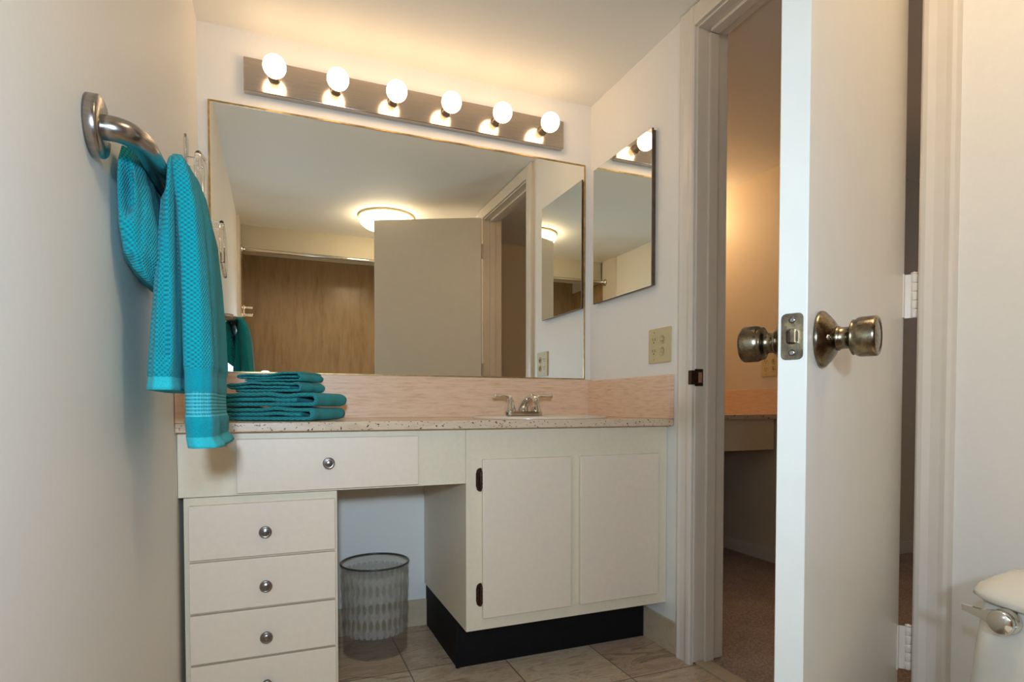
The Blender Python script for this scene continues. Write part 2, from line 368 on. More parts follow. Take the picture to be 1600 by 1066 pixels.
# ------------------------------------------------------------------ the door, swung open 115 degrees
AL = math.radians(26.0)
PV = Vector((1.460, -1.365, 0)); dd = Vector((-math.cos(AL), -math.sin(AL), 0)); nn = Vector((-math.sin(AL), math.cos(AL), 0))
DT = Matrix((( dd.x, nn.x, 0, PV.x), (dd.y, nn.y, 0, PV.y), (0, 0, 1, 0), (0, 0, 0, 1)))   # local: x along door, y thickness (0..0.035), z up
DL = .690
def dp(t, n_, z): return DT @ Vector((t, n_, z))
dr = thing('door_1', 'white flush door standing open into the bathroom', 'door', (PV.x, PV.y, .012)); dr['kind'] = 'structure'
bm = bmesh.new(); add_box(bm, 0, DL, 0, .035, .012, 2.036, .0012, T=DT); obj('door_slab', bm, M['door'], dr)
KT, KZ = .630, .929
for side in (-1, 1):
    base = dp(KT, 0 if side < 0 else .035, KZ); ax = nn * side
    bm = bmesh.new()
    add_lathe(bm, [(0, 0), (.0365, 0), (.0375, .002), (.0365, .005), (.030, .011), (.022, .017), (.016, .020), (0, .020)], base, ax, 48)
    q = base + Vector((0, 0, -.001)) - dd * .0 + ax * .012
    kn = obj('rosette', bm, M['bronze'], dr)
    bm = bmesh.new()
    add_lathe(bm, [(0, .018), (.0155, .018), (.0160, .022), (.0140, .0235), (.0140, .034), (.0165, .0345), (.0200, .036), (.0225, .0375), (.0225, .0385), (.0215, .0395), (.0238, .0425), (.0250, .0455), (.0252, .0615), (.0248, .0640), (.0235, .0655), (.0210, .0655), (.0200, .0642), (.0190, .0646), (.010, .0660), (0, .0665)], base, ax, 48)
    obj('door_knob', bm, M['bronze'], dr)
    bm = bmesh.new(); add_lathe(bm, [(0, 0), (.0028, 0), (.0034, .002), (.0025, .0035), (0, .0038)], base + dd*.0235 + ax*.013, (ax + dd*.55), 12)
    obj('rosette_screw', bm, M['chrome'], kn)
# latch plate on the door's free edge
LT = DT @ Matrix(((0,0,1,DL),(1,0,0,.0175),(0,1,0,KZ),(0,0,0,1)))   # local xy = plate plane (thickness dir, z), z = outwards
def rrect(w_, h_, r, k=5):
    out = []
    for cx, cy, a0 in ((w_/2-r, h_/2-r, 0), (-w_/2+r, h_/2-r, 90), (-w_/2+r, -h_/2+r, 180), (w_/2-r, -h_/2+r, 270)):
        for i in range(k+1):
            a = math.radians(a0 + 90*i/k); out.append((cx+r*math.cos(a), cy+r*math.sin(a)))
    return out
bm = bmesh.new(); add_prism(bm, rrect(.026, .058, .006), LT, .0014); lp = obj('latch_plate', bm, M['bronze'], dr)
bm = bmesh.new(); add_prism(bm, rrect(.0145, .0195, .006), LT @ Matrix.Translation((0, 0, .001)), .0012); obj('latch_collar', bm, M['hingem'], lp)
bm = bmesh.new()
add_prism(bm, [(-.0055, 0), (.0055, 0), (.0055, .003), (-.001, .0105), (-.0055, .0105)], LT @ Matrix(((1,0,0,0),(0,0,1,-.008),(0,1,0,.001),(0,0,0,1))), .016); obj('latch_bolt', bm, M['bronze'], lp)
for s in (-1, 1):
    bm = bmesh.new(); c = LT @ Vector((0, s*.0205, .0012)); add_lathe(bm, [(0, 0), (.0042, 0), (.0040, .0009), (.0015, .0012), (0, .0006)], c, dd, 16); obj('screw', bm, M['knobm'], lp)
# hinges
for z0, z1 in ((.282, .374), (1.027, 1.118), (1.79, 1.881)):
    bm = bmesh.new()
    add_box(bm, .0003, .014, -.0022, .0005, z0, z1, .0006, T=DT)
    T = Matrix.Translation((0, 0, z0)); add_prism(bm, [(1.4590, -1.3662), (1.4600, -1.3640), (1.4712, -1.3770), (1.4695, -1.3790)], T, z1-z0)      # leaf bridging to the pin
    hg = obj('hinge', bm, M['trim'], dr)
    bm = bmesh.new(); n5 = 5; hh = (z1-z0)/n5
    for k in range(n5): add_lathe(bm, [(0, .0006), (.0058, .0006), (.0062, .0016), (.0062, hh-.0016), (.0058, hh-.0006), (0, hh-.0006)], (1.4715, -1.3785, z0+k*hh), (0,0,1), 16)
    add_lathe(bm, [(0, 0), (.005, .0), (.0068, .003), (0, .0055)], (1.4715, -1.3785, z1), (0,0,1), 16)
    obj('knuckle', bm, M['trim'], hg)
    bm = bmesh.new(); add_box(bm, W-.018, W+.020, OY1+.0045, OY1+.0065, z0, z1, .0005); obj('frame_leaf', bm, M['trim'], hg)

# ================================================================== VANITY
# worktop
ctp = thing('countertop', 'pinkish travertine worktop with splash running under the mirror', 'countertop', (W/2, -.28, CB))
bm = bmesh.new(); 
add_box(bm, .001, W-.001, -.572, -.001, CB, CT, .0025)
slab = obj('slab', bm, M['slab'], ctp)
rbox('backsplash', .001, W-.001, -.020, -.001, CT, .955, M['splash'], ctp, .0015)
rbox('side_splash', W-.020, W-.001, -.572, -.020, CT, .950, M['splash'], ctp, .0015)
rbox('side_splash', .001, .020, -.572, -.020, CT, .950, M['splash'], ctp, .0015)

def knob(loc, parent, r=.0155):
    bm = bmesh.new()
    add_lathe(bm, [(0, 0), (.011, 0), (.011, .002), (.0055, .004), (.0055, .009), (.0105, .011), (r, .015), (r, .018), (.0125, .0215), (.0118, .0205), (.0085, .0222), (0, .0245)], loc, (0,-1,0), 32)
    return obj('knob', bm, M['knobm'], parent)
# desk drawer unit under the worktop
du = thing('desk_drawer_unit', 'wide cream single drawer under the towels, above knee space', 'cabinet', (.38, -.3, .611))
bm = bmesh.new(); add_box(bm, .001, .755, FY, FY+.018, .611, CB-.0005); add_box(bm, .001, .752, -.5, -.02, .70, .712); add_box(bm, .001, .012, -.5, -.02, .611, CB)
obj('apron', bm, M['cab'], du)
df = rbox('drawer', .135, .609, FY-.016, FY-.0003, .617, .757, M['front'], du, .0018)
knob((.361, FY-.016, .689), df)
# stack of drawers
st = thing('drawer_cabinet', 'cream four-drawer cabinet against the left wall', 'cabinet', (.2, -.28, 0))
bm = bmesh.new()
add_box(bm, .012, .385, FY+.004, -.02, .0, .609, .001)
obj('cabinet_body', bm, M['cab'], st)
for i, (z0, z1, kz) in enumerate(((.451, .590, .515), (.3165, .4445, .373), (.186, .3105, .238), (.050, .180, .110))):
    d = rbox('drawer', .024, .378, FY-.012, FY+.0035, z0, z1, M['front'], st, .0018)
    knob((.202, FY-.012, kz), d)
# sink cabinet
sc = thing('sink_cabinet', 'cream two-door cabinet on black toe kick under the sink', 'cabinet', (1.12, -.28, 0))
bm = bmesh.new()
XA, XB, KZB = .756, W-.002, .1615
add_box(bm, XA+.018, XB-.018, FY+.018, -.020, KZB+.0005, KZB+.018); add_box(bm, XA, XA+.018, FY+.0182, -.0015, KZB+.0003, CB-.001); add_box(bm, XB-.018, XB, FY+.0182, -.0015, KZB+.0003, CB-.001)
add_box(bm, XA, XB, FY, FY+.018, KZB, .205); add_box(bm, XA, XB, FY, FY+.018, .675, CB-.001)
add_box(bm, XA, .810, FY, FY+.018, .205, .675); add_box(bm, 1.09, 1.15, FY, FY+.018, .205, .675); add_box(bm, 1.435, XB, FY, FY+.018, .205, .675)
obj('cabinet_body', bm, M['cab'], sc)
bm = bmesh.new(); add_box(bm, XA+.006, 1.473, -.415, -.0015, 0, KZB-.0005, .0006); add_box(bm, XA+.003, XA+.015, -.419, -.407, 0, KZB-.002, .001); obj('toe_kick', bm, M['kick'], sc)
for (x0, x1, z0, z1, hx) in ((.805, 1.105, .199, .682, .805), (1.1375, 1.441, .2, .682, 1.441)):
    d = rbox('door', x0, x1, FY-.014, FY-.0005, z0, z1, M['front'], sc, .002)
    for zc in (.270, .620):
        bm = bmesh.new()
        if hx < 1:
            pf = [(0, -.035), (.006, -.036), (.0115, -.030), (.0115, .030), (.006, .036), (0, .035), (-.006, .030), (-.009, .018), (-.009, -.018), (-.006, -.030)]
            add_prism(bm, pf, Matrix(((1,0,0,hx-.009),(0,0,-1,FY),(0,1,0,zc),(0,0,0,1))), .003)
            add_lathe(bm, [(0, 0), (.004, .001), (.0048, .006), (.0048, .050), (.004, .055), (0, .056)], (hx-.0035, FY-.006, zc-.028), (0,0,1), 12)
            for k in range(5): add_lathe(bm, [(.0058, 0), (.0058, .003)], (hx-.0035, FY-.006, zc-.023+k*.0105), (0,0,1), 12)
            for k in (-1, 1): add_lathe(bm, [(0, 0), (.003, 0), (.002, .0015), (0, .002)], (hx-.0125, FY-.003, zc+k*.014), (0,-1,0), 10)
        else:
            add_box(bm, hx, hx+.004, FY-.008, FY, zc-.025, zc+.025, .0008)
        obj('hinge', bm, M['hingem'], d)
# sink: oval drop-in basin
SXc, SYc, SA, SB = 1.100, -.325, .248, .185
sk = thing('sink', 'oval beige porcelain drop-in sink in the worktop', 'sink', (SXc, SYc, CT))
bm = bmesh.new()
pr_ = [(1.0, .0005), (1.0, .004), (.99, .0075), (.95, .0095), (.90, .0085), (.86, .002), (.80, .0012)]
T0 = (SXc, SYc, CT)
add_lathe(bm, [(r, h) for r, h in pr_], T0, (0,0,1), 64, sx=SA, sy=SB)
obj('rim', bm, M['sinkm'], sk)
bm = bmesh.new(); add_lathe(bm, [(.80, .0015), (.60, .0012), (.30, .001), (.06, .0009), (0, .0009)], T0, (0,0,1), 64, sx=SA, sy=SB); obj('basin', bm, M['sinkm'], sk)
bm = bmesh.new(); add_lathe(bm, [(0, .0010), (.022, .0010), (.022, .0025), (.016, .003), (0, .002)], T0, (0,0,1), 24); obj('drain', bm, M['chrome'], sk)
# faucet
FXc, FYc, FZ = 1.105, -.155, CT+.0105
fa = thing('faucet', 'chrome centerset faucet with two lever handles behind the sink', 'faucet', (FXc, FYc, FZ))
bm = bmesh.new(); add_prism(bm, rrect(.155, .050, .024, 8), Matrix.Translation((FXc, FYc, FZ-.002)), .011); add_prism(bm, rrect(.146, .042, .020, 8), Matrix.Translation((FXc, FYc, FZ+.009)), .004)
obj('base_plate', bm, M['chrome'], fa)
for s in (-1, 1):
    bx_ = FXc + s*.0525
    bm = bmesh.new(); add_lathe(bm, [(0, .008), (.0215, .008), (.0215, .014), (.0195, .021), (.0150, .034), (.0125, .047), (.0120, .052), (.0135, .0535), (.0135, .0565), (.0115, .058), (.0105, .066), (.008, .071), (0, .073)], (bx_, FYc, FZ), (0,0,1), 28)
    hd = obj('handle', bm, M['chrome'], fa)
    bm = bmesh.new(); P = catmull([(bx_+s*.004, FYc, FZ+.066), (bx_+s*.025, FYc-.002, FZ+.0685), (bx_+s*.045, FYc-.004, FZ+.0685), (bx_+s*.066, FYc-.006, FZ+.0705)])
    k = len(P); add_tube(bm, P, [.0052+.0012*math.sin(2.6*PI*i/k)+.0018*(i/k) for i in range(k)], 14); obj('lever', bm, M['chrome'], hd)
bm = bmesh.new()
P = catmull([(FXc, FYc+.012, FZ+.008), (FXc, FYc-.004, FZ+.034), (FXc, FYc-.04, FZ+.056), (FXc, FYc-.085, FZ+.066), (FXc, FYc-.112, FZ+.058), (FXc, FYc-.118, FZ+.046)], 7); k = len(P)
add_tube(bm, P, [.024-.0125*min(1, i/(k*.5)) for i in range(k)], 20); obj('spout', bm, M['chrome'], fa)
bm = bmesh.new(); add_lathe(bm, [(0, 0), (.0035, 0), (.0032, .028), (.006, .031), (.006, .036), (0, .038)], (FXc, FYc+.018, FZ+.008), (0,0,1), 14); obj('lift_rod', bm, M['chrome'], fa)

# ------------------------------------------------------------------ wall mirror
mr = thing('wall_mirror', 'large rectangular mirror over the worktop with thin gold edge', 'mirror', ((.03+1.4536)/2, -.003, .957))
MX0, MX1, MZ0, MZ1 = .0305, 1.4536, .9567, 1.861
bm = bmesh.new(); add_box(bm, MX0+.004, MX1-.004, -.0065, -.0005, MZ0+.003, MZ1-.004); obj('glass', bm, M['mirror'], mr)
bm = bmesh.new()
add_box(bm, MX0, MX0+.006, -.0085, -.0005, MZ0, MZ1, .0006); add_box(bm, MX1-.006, MX1, -.0085, -.0005, MZ0, MZ1, .0006)
add_box(bm, MX0+.006, MX1-.006, -.0085, -.0005, MZ1-.006, MZ1, .0006); add_box(bm, MX0+.006, MX1-.006, -.0085, -.0005, MZ0, MZ0+.004, .0006)
obj('edge_trim', bm, M['gold'], mr)
# ------------------------------------------------------------------ medicine cabinet
mc = thing('medicine_cabinet', 'mirrored medicine cabinet on the right wall above the outlet', 'cabinet', (W, -.26, 1.268))
rbox('cabinet_box', W-.012, W-.0005, -.460, -.062, 1.272, 1.817, M['edge'], mc, .001)
md = rbox('door', W-.019, W-.0125, -.465, -.057, 1.2677, 1.821, M['edge'], mc, .0006)
rbox('mirror_glass', W-.0205, W-.019, -.4635, -.0585, 1.2692, 1.8195, M['mirror'], md, 0)

# ------------------------------------------------------------------ vanity light bar
BX0, BX1, BZ0, BZ1 = .1407, 1.3394, 1.902, 2.013
vl = thing('vanity_light', 'brushed metal light bar with six lit globe bulbs above the mirror', 'light fixture', ((BX0+BX1)/2, 0, (BZ0+BZ1)/2))
rbox('light_bar', BX0, BX1, -.030, -.0005, BZ0, BZ1, M['lightbar'], vl, .003)
for i in range(6):
    bx_ = .237 + i*.2006; zc = 1.957
    bm = bmesh.new(); add_lathe(bm, [(0, 0), (.0195, 0), (.0195, .004), (.0165, .006), (.0165, .037), (.0150, .040), (0, .040)], (bx_, -.030, zc), (0,-1,0), 28)
    so = obj('socket', bm, M['socket'], vl)
    bm = bmesh.new(); R_ = .0365; pf = [(.013, .0385)]
    for k in range(19):
        a = -PI*.40 + (PI*.90)*k/18
        pf.append((R_*math.cos(a), .0775+R_*math.sin(a)))
    pf[-1] = (0, pf[-1][1]+.0004)
    add_lathe(bm, pf, (bx_, -.030, zc), (0,-1,0), 32)
    obj('bulb', bm, M['bulb'], so)

# ------------------------------------------------------------------ switch and outlet plate
def wall_plate(name, label, yc, zc, x, s):
    """two-gang plate facing -x; s = +1 puts the receptacles on the far (+y) side"""
    t = thing(name, label, 'outlet', (x, yc, zc - .061))
    bm = bmesh.new(); T = Matrix(((0,0,-1,x-.0003),(1,0,0,yc),(0,1,0,zc),(0,0,0,1)))
    add_prism(bm, rrect(.126, .122, .004), T, .004); add_prism(bm, rrect(.120, .116, .004), T @ Matrix.Translation((0,0,.004)), .0018); obj('plate', bm, M['ivory'], t)
    yo = s*.028
    for dz in (.020, -.020):
        bm = bmesh.new(); add_prism(bm, rrect(.034, .029, .011), T @ Matrix.Translation((yo, dz, .0055)), .0012); rc = obj('receptacle', bm, M['ivory'], t)
        bm = bmesh.new()
        for q in (-1, 1): add_box(bm, yo+q*.0063-.0012, yo+q*.0063+.0012, dz-.001, dz+.008, .0066, .0071, T=T)
        add_lathe(bm, [(0, 0), (.0026, 0), (.0026, .0006), (0, .0006)], T @ Vector((yo, dz-.0075, .0066)), (-1,0,0), 12); obj('slot', bm, M['slot'], rc)
        bm = bmesh.new(); add_lathe(bm, [(.0165, 0), (.0165, .0022), (.0130, .0026), (.0125, .0004), (0, .0002)], T @ Vector((-yo*.75, dz, .0055)), (-1,0,0), 28); sw = obj('switch_ring', bm, M['ivory'], t)
        bm = bmesh.new(); add_box(bm, -yo*.75-.0045, -yo*.75+.0045, dz-.0055, dz+.0055, .0055, .0150, .001, T=T); obj('toggle', bm, M['ivory'], sw)
    for dz in (.048, -.048):
        bm = bmesh.new(); add_lathe(bm, [(0, 0), (.0034, 0), (.0030, .001), (0, .0014)], T @ Vector((yo, dz, .0055)), (-1,0,0), 14); obj('screw', bm, M['gold'], t)
    return t
wall_plate('outlet_plate', 'ivory square outlet and switch plate above the side splash', -.492, 1.055, W, 1)
wall_plate('outlet_plate', 'ivory wall plate in the dressing alcove beyond the doorway, behind knob', .19, 1.063, 2.70, 1)

# ------------------------------------------------------------------ grab bar on the left wall
gb = thing('grab_bar', 'brushed steel grab bar on the left wall holding the hung towel', 'grab bar', (0, -1.0, 1.225))
for (y, z, s) in ((-1.245, 1.222, 1), (-.746, 1.245, -1)):
    bm = bmesh.new(); add_lathe(bm, [(0, 0), (.0405, 0), (.0405, .013), (.0385, .0155), (.0180, .0158), (0, .0158)], (.0008, y, z), (1,0,0), 48); fl = obj('flange', bm, M['steel'], gb)
bm = bmesh.new()
y0, y1 = -1.245, -.746
P = catmull([(.012, y0, 1.222), (.030, y0+.001, 1.222), (.045, y0+.014, 1.222), (.054, y0+.045, 1.223), (.055, y0+.09, 1.225), (.055, y0+.2, 1.230), (.055, y1-.15, 1.238), (.055, y1-.07, 1.242), (.053, y1-.04, 1.243), (.047, y1-.010, 1.245), (.030, y1, 1.245), (.012, y1, 1.245)], 8)
add_tube(bm, P, .0165, 24); obj('bar', bm, M['steel'], gb)

# ------------------------------------------------------------------ towel hung over the bar
def lerp_tab(tab, z):
    if z >= tab[0][0]: return tab[0][1:]
    for a, b in zip(tab, tab[1:]):
        if z >= b[0]:
            k = (a[0]-z)/(a[0]-b[0]+1e-9); k = k*k*(3-2*k)*.5 + k*.5
            return tuple(p+(q-p)*k for p, q in zip(a[1:], b[1:]))
    return tab[-1][1:]
def lobe(bm, tab, zs, mis, groove=None, n=72, ex=3.2, seed=0, zslope=0.0, ridge=.0014):
    """tab rows (z, x0, x1, y0, y1); cross-sections stacked down from the top"""
    rings = []
    for z in zs:
        x0, x1, ya, yb = lerp_tab(tab, z)
        cx, cy, a, b = (x0+x1)/2, (ya+yb)/2, (x1-x0)/2, (yb-ya)/2
        ring = []
        for i in range(n):
            th = 2*PI*i/n; c, s = math.cos(th), math.sin(th)
            px = a*math.copysign(abs(c)**(2/ex), c); py = b*math.copysign(abs(s)**(2/ex), s)
            # long soft pleats
            wv = ridge*math.sin(5*th+seed+z*6) + ridge*.7*math.sin(11*th+2*seed-z*9)
            px += wv*c*1.4; py += wv*s*1.4
            X, Y = cx+px, cy+py
            if groove and s < -.2:
                for gx, gw, gd, za, zb in groove:
                    if za <= z <= zb:
                        f = min(1, (z-za)/.03, (zb-z)/.03); gxx = gx
                        Y += gd*f*math.exp(-((X-gxx)/gw)**2)
            ring.append(Vector((X, Y, z + zslope*(X-cx))))
        rings.append(ring)
    add_loft(bm, rings, mis)
def zlist(marks, step=.006):
    zs = []; mis = []
    for (za, zb, mi) in marks:
        n = max(1, int(round((za-zb)/step)))
        for i in range(n): zs.append(za-(za-zb)*i/n); mis.append(mi)
    zs.append(marks[-1][1]); return zs, mis
tw = thing('hanging_towel', 'teal waffle bath towel draped over the grab bar', 'towel', (.075, -1.0, .77))
bm = bmesh.new()
# long room-side fall with bands and hem
tab = [(1.268, .070, .082, -1.02, -.90), (1.262, .067, .094, -1.08, -.84), (1.245, .066, .104, -1.105, -.80), (1.215, .068, .114, -1.116, -.785), (1.16, .074, .124, -1.12, -.78), (1.06, .080, .131, -1.12, -.78), (.98, .082, .136, -1.12, -.785), (.906, .083, .139, -1.12, -.79), (.902, .085, .136, -1.118, -.79), (.868, .085, .137, -1.118, -.79), (.864, .086, .135, -1.115, -.795), (.826, .086, .136, -1.115, -.795), (.822, .084, .140, -1.12, -.79), (.792, .086, .139, -1.118, -.79), (.788, .086, .137, -1.116, -.79), (.780, .087, .146, -1.122, -.78), (.772, .088, .149, -1.122, -.78)]
zs, mis = zlist([(1.268, .904, 0), (.904, .866, 1), (.866, .824, 2), (.824, .790, 1), (.790, .772, 3)])
lobe(bm, tab, zs, mis, ex=3.4, seed=.7)
# middle fall, shorter
tab = [(1.262, .068, .078, -1.03, -.95), (1.255, .066, .082, -1.09, -.88), (1.23, .066, .084, -1.118, -.84), (1.20, .064, .085, -1.125, -.83), (1.175, .055, .086, -1.128, -.83), (1.10, .050, .087, -1.130, -.83), (1.03, .044, .088, -1.130, -.83), (.95, .038, .088, -1.128, -.83), (.892, .033, .087, -1.126, -.83), (.889, .034, .086, -1.124, -.83), (.868, .032, .088, -1.128, -.83)]
zs, mis = zlist([(1.262, .889, 0), (.889, .868, 3)])
lobe(bm, tab, zs, mis, groove=[(.066, .006, .010, .90, 1.24)], ex=3.0, seed=2.1)
obj('fall', bm, [M['waffle'], M['plush'], M['rib'], M['hem']], tw)
bm = bmesh.new()
# wall-side roll
tab = [(1.248, .014, .026, -1.10, -.95), (1.242, .006, .036, -1.135, -.88), (1.215, .001, .042, -1.150, -.84), (1.185, -.001, .050, -1.158, -.83), (1.12, -.003, .062, -1.160, -.83), (1.08, .001, .064, -1.150, -.83), (1.058, .014, .058, -1.13, -.84), (1.045, .028, .056, -1.115, -.86), (1.038, .040, .052, -1.09, -.92)]
zs, mis = zlist([(1.246, 1.038, 0)], .004)
lobe(bm, tab, zs, mis, groove=[(.024, .006, .045, 1.125, 1.222), (.040, .004, .010, 1.07, 1.18)], ex=2.6, seed=4.0, zslope=-.12)
obj('back_roll', bm, [M['waffle']], tw)
# arch over the bar
bm = bmesh.new()
P = [(.055+.032*math.cos(a), 0, 1.236+.024*math.sin(a)) for a in [PI*k/14 for k in range(15)]]
ring = []
add = []
for (x, _, z) in P:
    add.append([Vector((x + dx, y, z + dz)) for (y, dx, dz) in [(-1.00, 0, 0), (-1.01, 0, .002), (-1.005, (x-.063)*.12, .005), (-.96, (x-.063)*.15, .006), (-.9, (x-.063)*.15, .006), (-.84, 0, .004), (-.84, -(x-.063)*.1, -.003), (-.95, -(x-.063)*.1, -.003)]])
add_loft(bm, add); obj('saddle', bm, [M['waffle']], tw)

# ------------------------------------------------------------------ folded towels on the worktop
def folded(name, label, org, ang, L_, D_, z0, h, lays, seed, tail=0.72, lift=0.0):
    """a towel folded in three; profile in the local xz plane, extruded along local y"""
    rnd = random.Random(seed); t_ = h/3.0*.92
    g = (h - 3*t_)/2
    zb, zm, zt = t_/2, h/2, h - t_/2
    def wob(x): return .0022*math.sin(x*33+seed*1.7) + .0012*math.sin(x*71+seed)
    path = []
    N = 26
    for i in range(N+1): x = .12*L_ + (.97*L_-.12*L_-t_)*i/N; path.append((x, zb))
    cx = L_ - h/2; 
    for i in range(1, 12): a = -PI/2 + PI*i/12; path.append((cx + (h/2-t_/2)*math.cos(a)*1.1, h/2 + (h/2-t_/2)*math.sin(a)))
    for i in range(N+1): x = L_-h/2 - (L_-h)*i/N; path.append((x, zt + wob(x) + lift*(x/L_)))
    for i in range(1, 8): a = PI/2 + PI*i/8; path.append((h*.36 + (h*.22)*math.cos(a)*1.5, (zt+zm)/2 + (zt-zm)/2*math.sin(a)))
    for i in range(N+1): x = h*.36 + (tail*L_-h*.36)*i/N; path.append((x, zm + wob(x)*.6 + lift*.4*(x/L_)))
    # offset into a ribbon
    top, bot = [], []
    for i, p in enumerate(path):
        a = path[max(i-1, 0)]; b = path[min(i+1, len(path)-1)]
        dx, dz = b[0]-a[0], b[1]-a[1]; l = math.hypot(dx, dz) or 1
        nx, nz = -dz/l, dx/l; hw = t_*.51
        top.append((p[0]+nx*hw, p[1]+nz*hw)); bot.append((p[0]-nx*hw, p[1]-nz*hw))
    n = len(path)
    bm = bmesh.new()
    ca, sa = math.cos(ang), math.sin(ang)
    def wp(x, y, z): return Vector((org[0]+x*ca-y*sa, org[1]+x*sa+y*ca, z0+z))
    K = 14; slices = []
    for k in range(K+1):
        y = D_*k/K
        sh = .003*math.sin(k*.9+seed)
        row = []
        for i in range(n):
            (x1, z1), (x2, z2) = top[i], bot[i]; mx_, mz_ = (x1+x2)/2, (z1+z2)/2
            f = .62 if k in (0, K) else 1.0
            row.append((wp(mx_+(x1-mx_)*f+sh, y, mz_+(z1-mz_)*f), wp(mx_+(x2-mx_)*f+sh, y, mz_+(z2-mz_)*f)))
        slices.append([r[0] for r in row] + [r[1] for r in row[::-1]])
    V = [[bm.verts.new(p) for p in s] for s in slices]; m2 = 2*n
    for A, B in zip(V, V[1:]):
        for i in range(m2):
            f = bm.faces.new((A[i], A[(i+1)%m2], B[(i+1)%m2], B[i])); f.smooth = True
            if i < 6 or i > m2-7: f.material_index = 1
            if abs(i-(n-1)) < 5: f.material_index = 1
    for Vk in (V[0], V[-1]):
        for i in range(n-1):
            f = bm.faces.new((Vk[i], Vk[i+1], Vk[m2-2-i], Vk[m2-1-i])); f.smooth = True
    o = obj(name, bm, [M['fold'], M['foldhem']])
    o.location = (0, 0, 0)
    return tag(o, label, 'towel', 'folded teal towels stacked on the worktop')
A0 = math.radians(-30)
folded('folded_towel', 'folded teal towel lying flat on the worktop, bottom of its stack', (.064, -.335), A0, .300, .215, CT+.0015, .037, 3, 1, .86)
folded('folded_towel', 'folded teal towel second from the bottom, under the washcloths', (.058, -.330), A0+.03, .315, .215, CT+.0415, .0390, 3, 2, .80)
folded('folded_towel', 'smaller folded teal washcloth under the topmost washcloth', (.100, -.328), A0, .228, .150, CT+.0830, .0265, 3, 3, .84, .004)
folded('folded_towel', 'smallest folded teal washcloth at the very top of the stack', (.130, -.325), A0, .198, .140, CT+.1142, .0215, 3, 5, .90, .006)

# ------------------------------------------------------------------ clear acrylic towel ring on the left wall
ar = thing('acrylic_towel_ring', 'clear acrylic towel ring on the left wall beside the mirror', 'towel ring', (0, -.3, 1.32))
rbox('wall_plate', .0005, .006, -.330, -.285, 1.515, 1.605, M['acrylic'], ar, .0015)
rbox('post', .006, .046, -.325, -.310, 1.52, 1.545, M['acrylic'], ar, .002)
bm = bmesh.new(); P = [Vector((.046, -.375+a, 1.455+b+a*.25)) for a, b in rrect(.170, .150, .030, 6)]
add_tube(bm, P, .0075, 10, closed=True); obj('ring', bm, M['acrylic'], ar)

# ------------------------------------------------------------------ wastebasket
wb = thing('wastebasket', 'clear faceted plastic wastebasket in the knee space', 'wastebasket', (.545, -.155, 0))
bm = bmesh.new(); n = 96; BXc, BYc, BH = .545, -.155, .302
def bring(z, r, amp, inner=False):
    out = []
    for i in range(n):
        th = 2*PI*i/n
        u_ = 16*th; v_ = z/.045*2*PI*.5
        d = amp*(math.cos(u_+v_)+math.cos(u_-v_))*.5
        rr = r + d
        out.append(Vector((BXc+rr*math.cos(th), BYc+rr*math.sin(th), z)))
    return out
outer = []; NZ = 56
for k in range(NZ+1):
    z = .001+(BH-.001)*k/NZ; fr = k/NZ
    amp = .0022*max(0, min(1, (fr-.2)/.05, (.93-fr)/.03)); outer.append(bring(z, .110+.006*fr, amp))
inner = [bring(.004+(BH-.004)*k/NZ, .1065+.006*k/NZ, 0) for k in range(NZ+1)]
add_loft(bm, outer+inner[::-1]); obj('body', bm, M['basket'], wb)
bm = bmesh.new(); P = [(BXc+.1150*math.cos(a), BYc+.1150*math.sin(a), BH) for a in [2*PI*i/64 for i in range(64)]]
add_tube(bm, P, .0035, 10, closed=True); obj('rim', bm, M['rim'], wb)

# ------------------------------------------------------------------ toilet
to = thing('toilet', 'off-white low toilet tank with chrome lever by the door casing', 'toilet', (1.2, -1.83, 0))
bm = bmesh.new(); rings = []
for z, x0, y0, y1 in ((.30, 1.240, -2.04, -1.598), (.38, 1.244, -2.04, -1.602), (.46, 1.25, -2.035, -1.608), (.532, 1.256, -2.03, -1.616)):
    cx, cy, a, b = (x0+W-.004)/2, (y0+y1)/2, (W-.004-x0)/2, (y1-y0)/2; r = []
    for i in range(56):
        th = 2*PI*i/56; c, s = math.cos(th), math.sin(th); ex = 6
        r.append(Vector((cx+a*math.copysign(abs(c)**(2/ex), c), cy+b*math.copysign(abs(s)**(2/ex), s), z)))
    rings.append(r)
add_loft(bm, rings); obj('tank', bm, M['porc'], to)
bm = bmesh.new(); rings = []
for z, g in ((.5325, -.002), (.534, .006), (.541, .014), (.549, .013), (.558, .006), (.568, -.006), (.578, -.022), (.585, -.045), (.589, -.075)):
    x0, y0, y1 = 1.256-g, -2.03-g, -1.616+g; x1 = W-.003-max(0, -g*.5); cx, cy, a, b = (x0+x1)/2, (y0+y1)/2, (x1-x0)/2, (y1-y0)/2; r = []
    for i in range(56):
        th = 2*PI*i/56; c, s = math.cos(th), math.sin(th); ex = 5
        r.append(Vector((cx+a*math.copysign(abs(c)**(2/ex), c), cy+b*math.copysign(abs(s)**(2/ex), s), z)))
    rings.append(r)
add_loft(bm, rings); obj('tank_lid', bm, M['porc'], to)
bm = bmesh.new(); hx, hy, hz = 1.250, -1.672, .517
add_lathe(bm, [(0, 0), (.019, 0), (.019, .006), (.0165, .008), (.0165, .013), (.0175, .014), (.0175, .021), (.0160, .023), (0, .023)], (hx+.004, hy, hz), (-1,0,0), 32)
hb = obj('flush_handle', bm, M['chrome'], to); hb['label'] = 'chrome flush handle'
bm = bmesh.new()
T = Matrix(((0,0,-1,hx-.010),(1,0,0,hy),(0,1,0,hz),(0,0,0,1)))
add_prism(bm, [(0, -.0165), (.010, -.014), (.018, -.005), (.026, -.002), (.052, .003), (.053, .012), (.026, .0115), (.010, .0155), (0, .0165)], T, .007); obj('lever', bm, M['chrome'], hb)
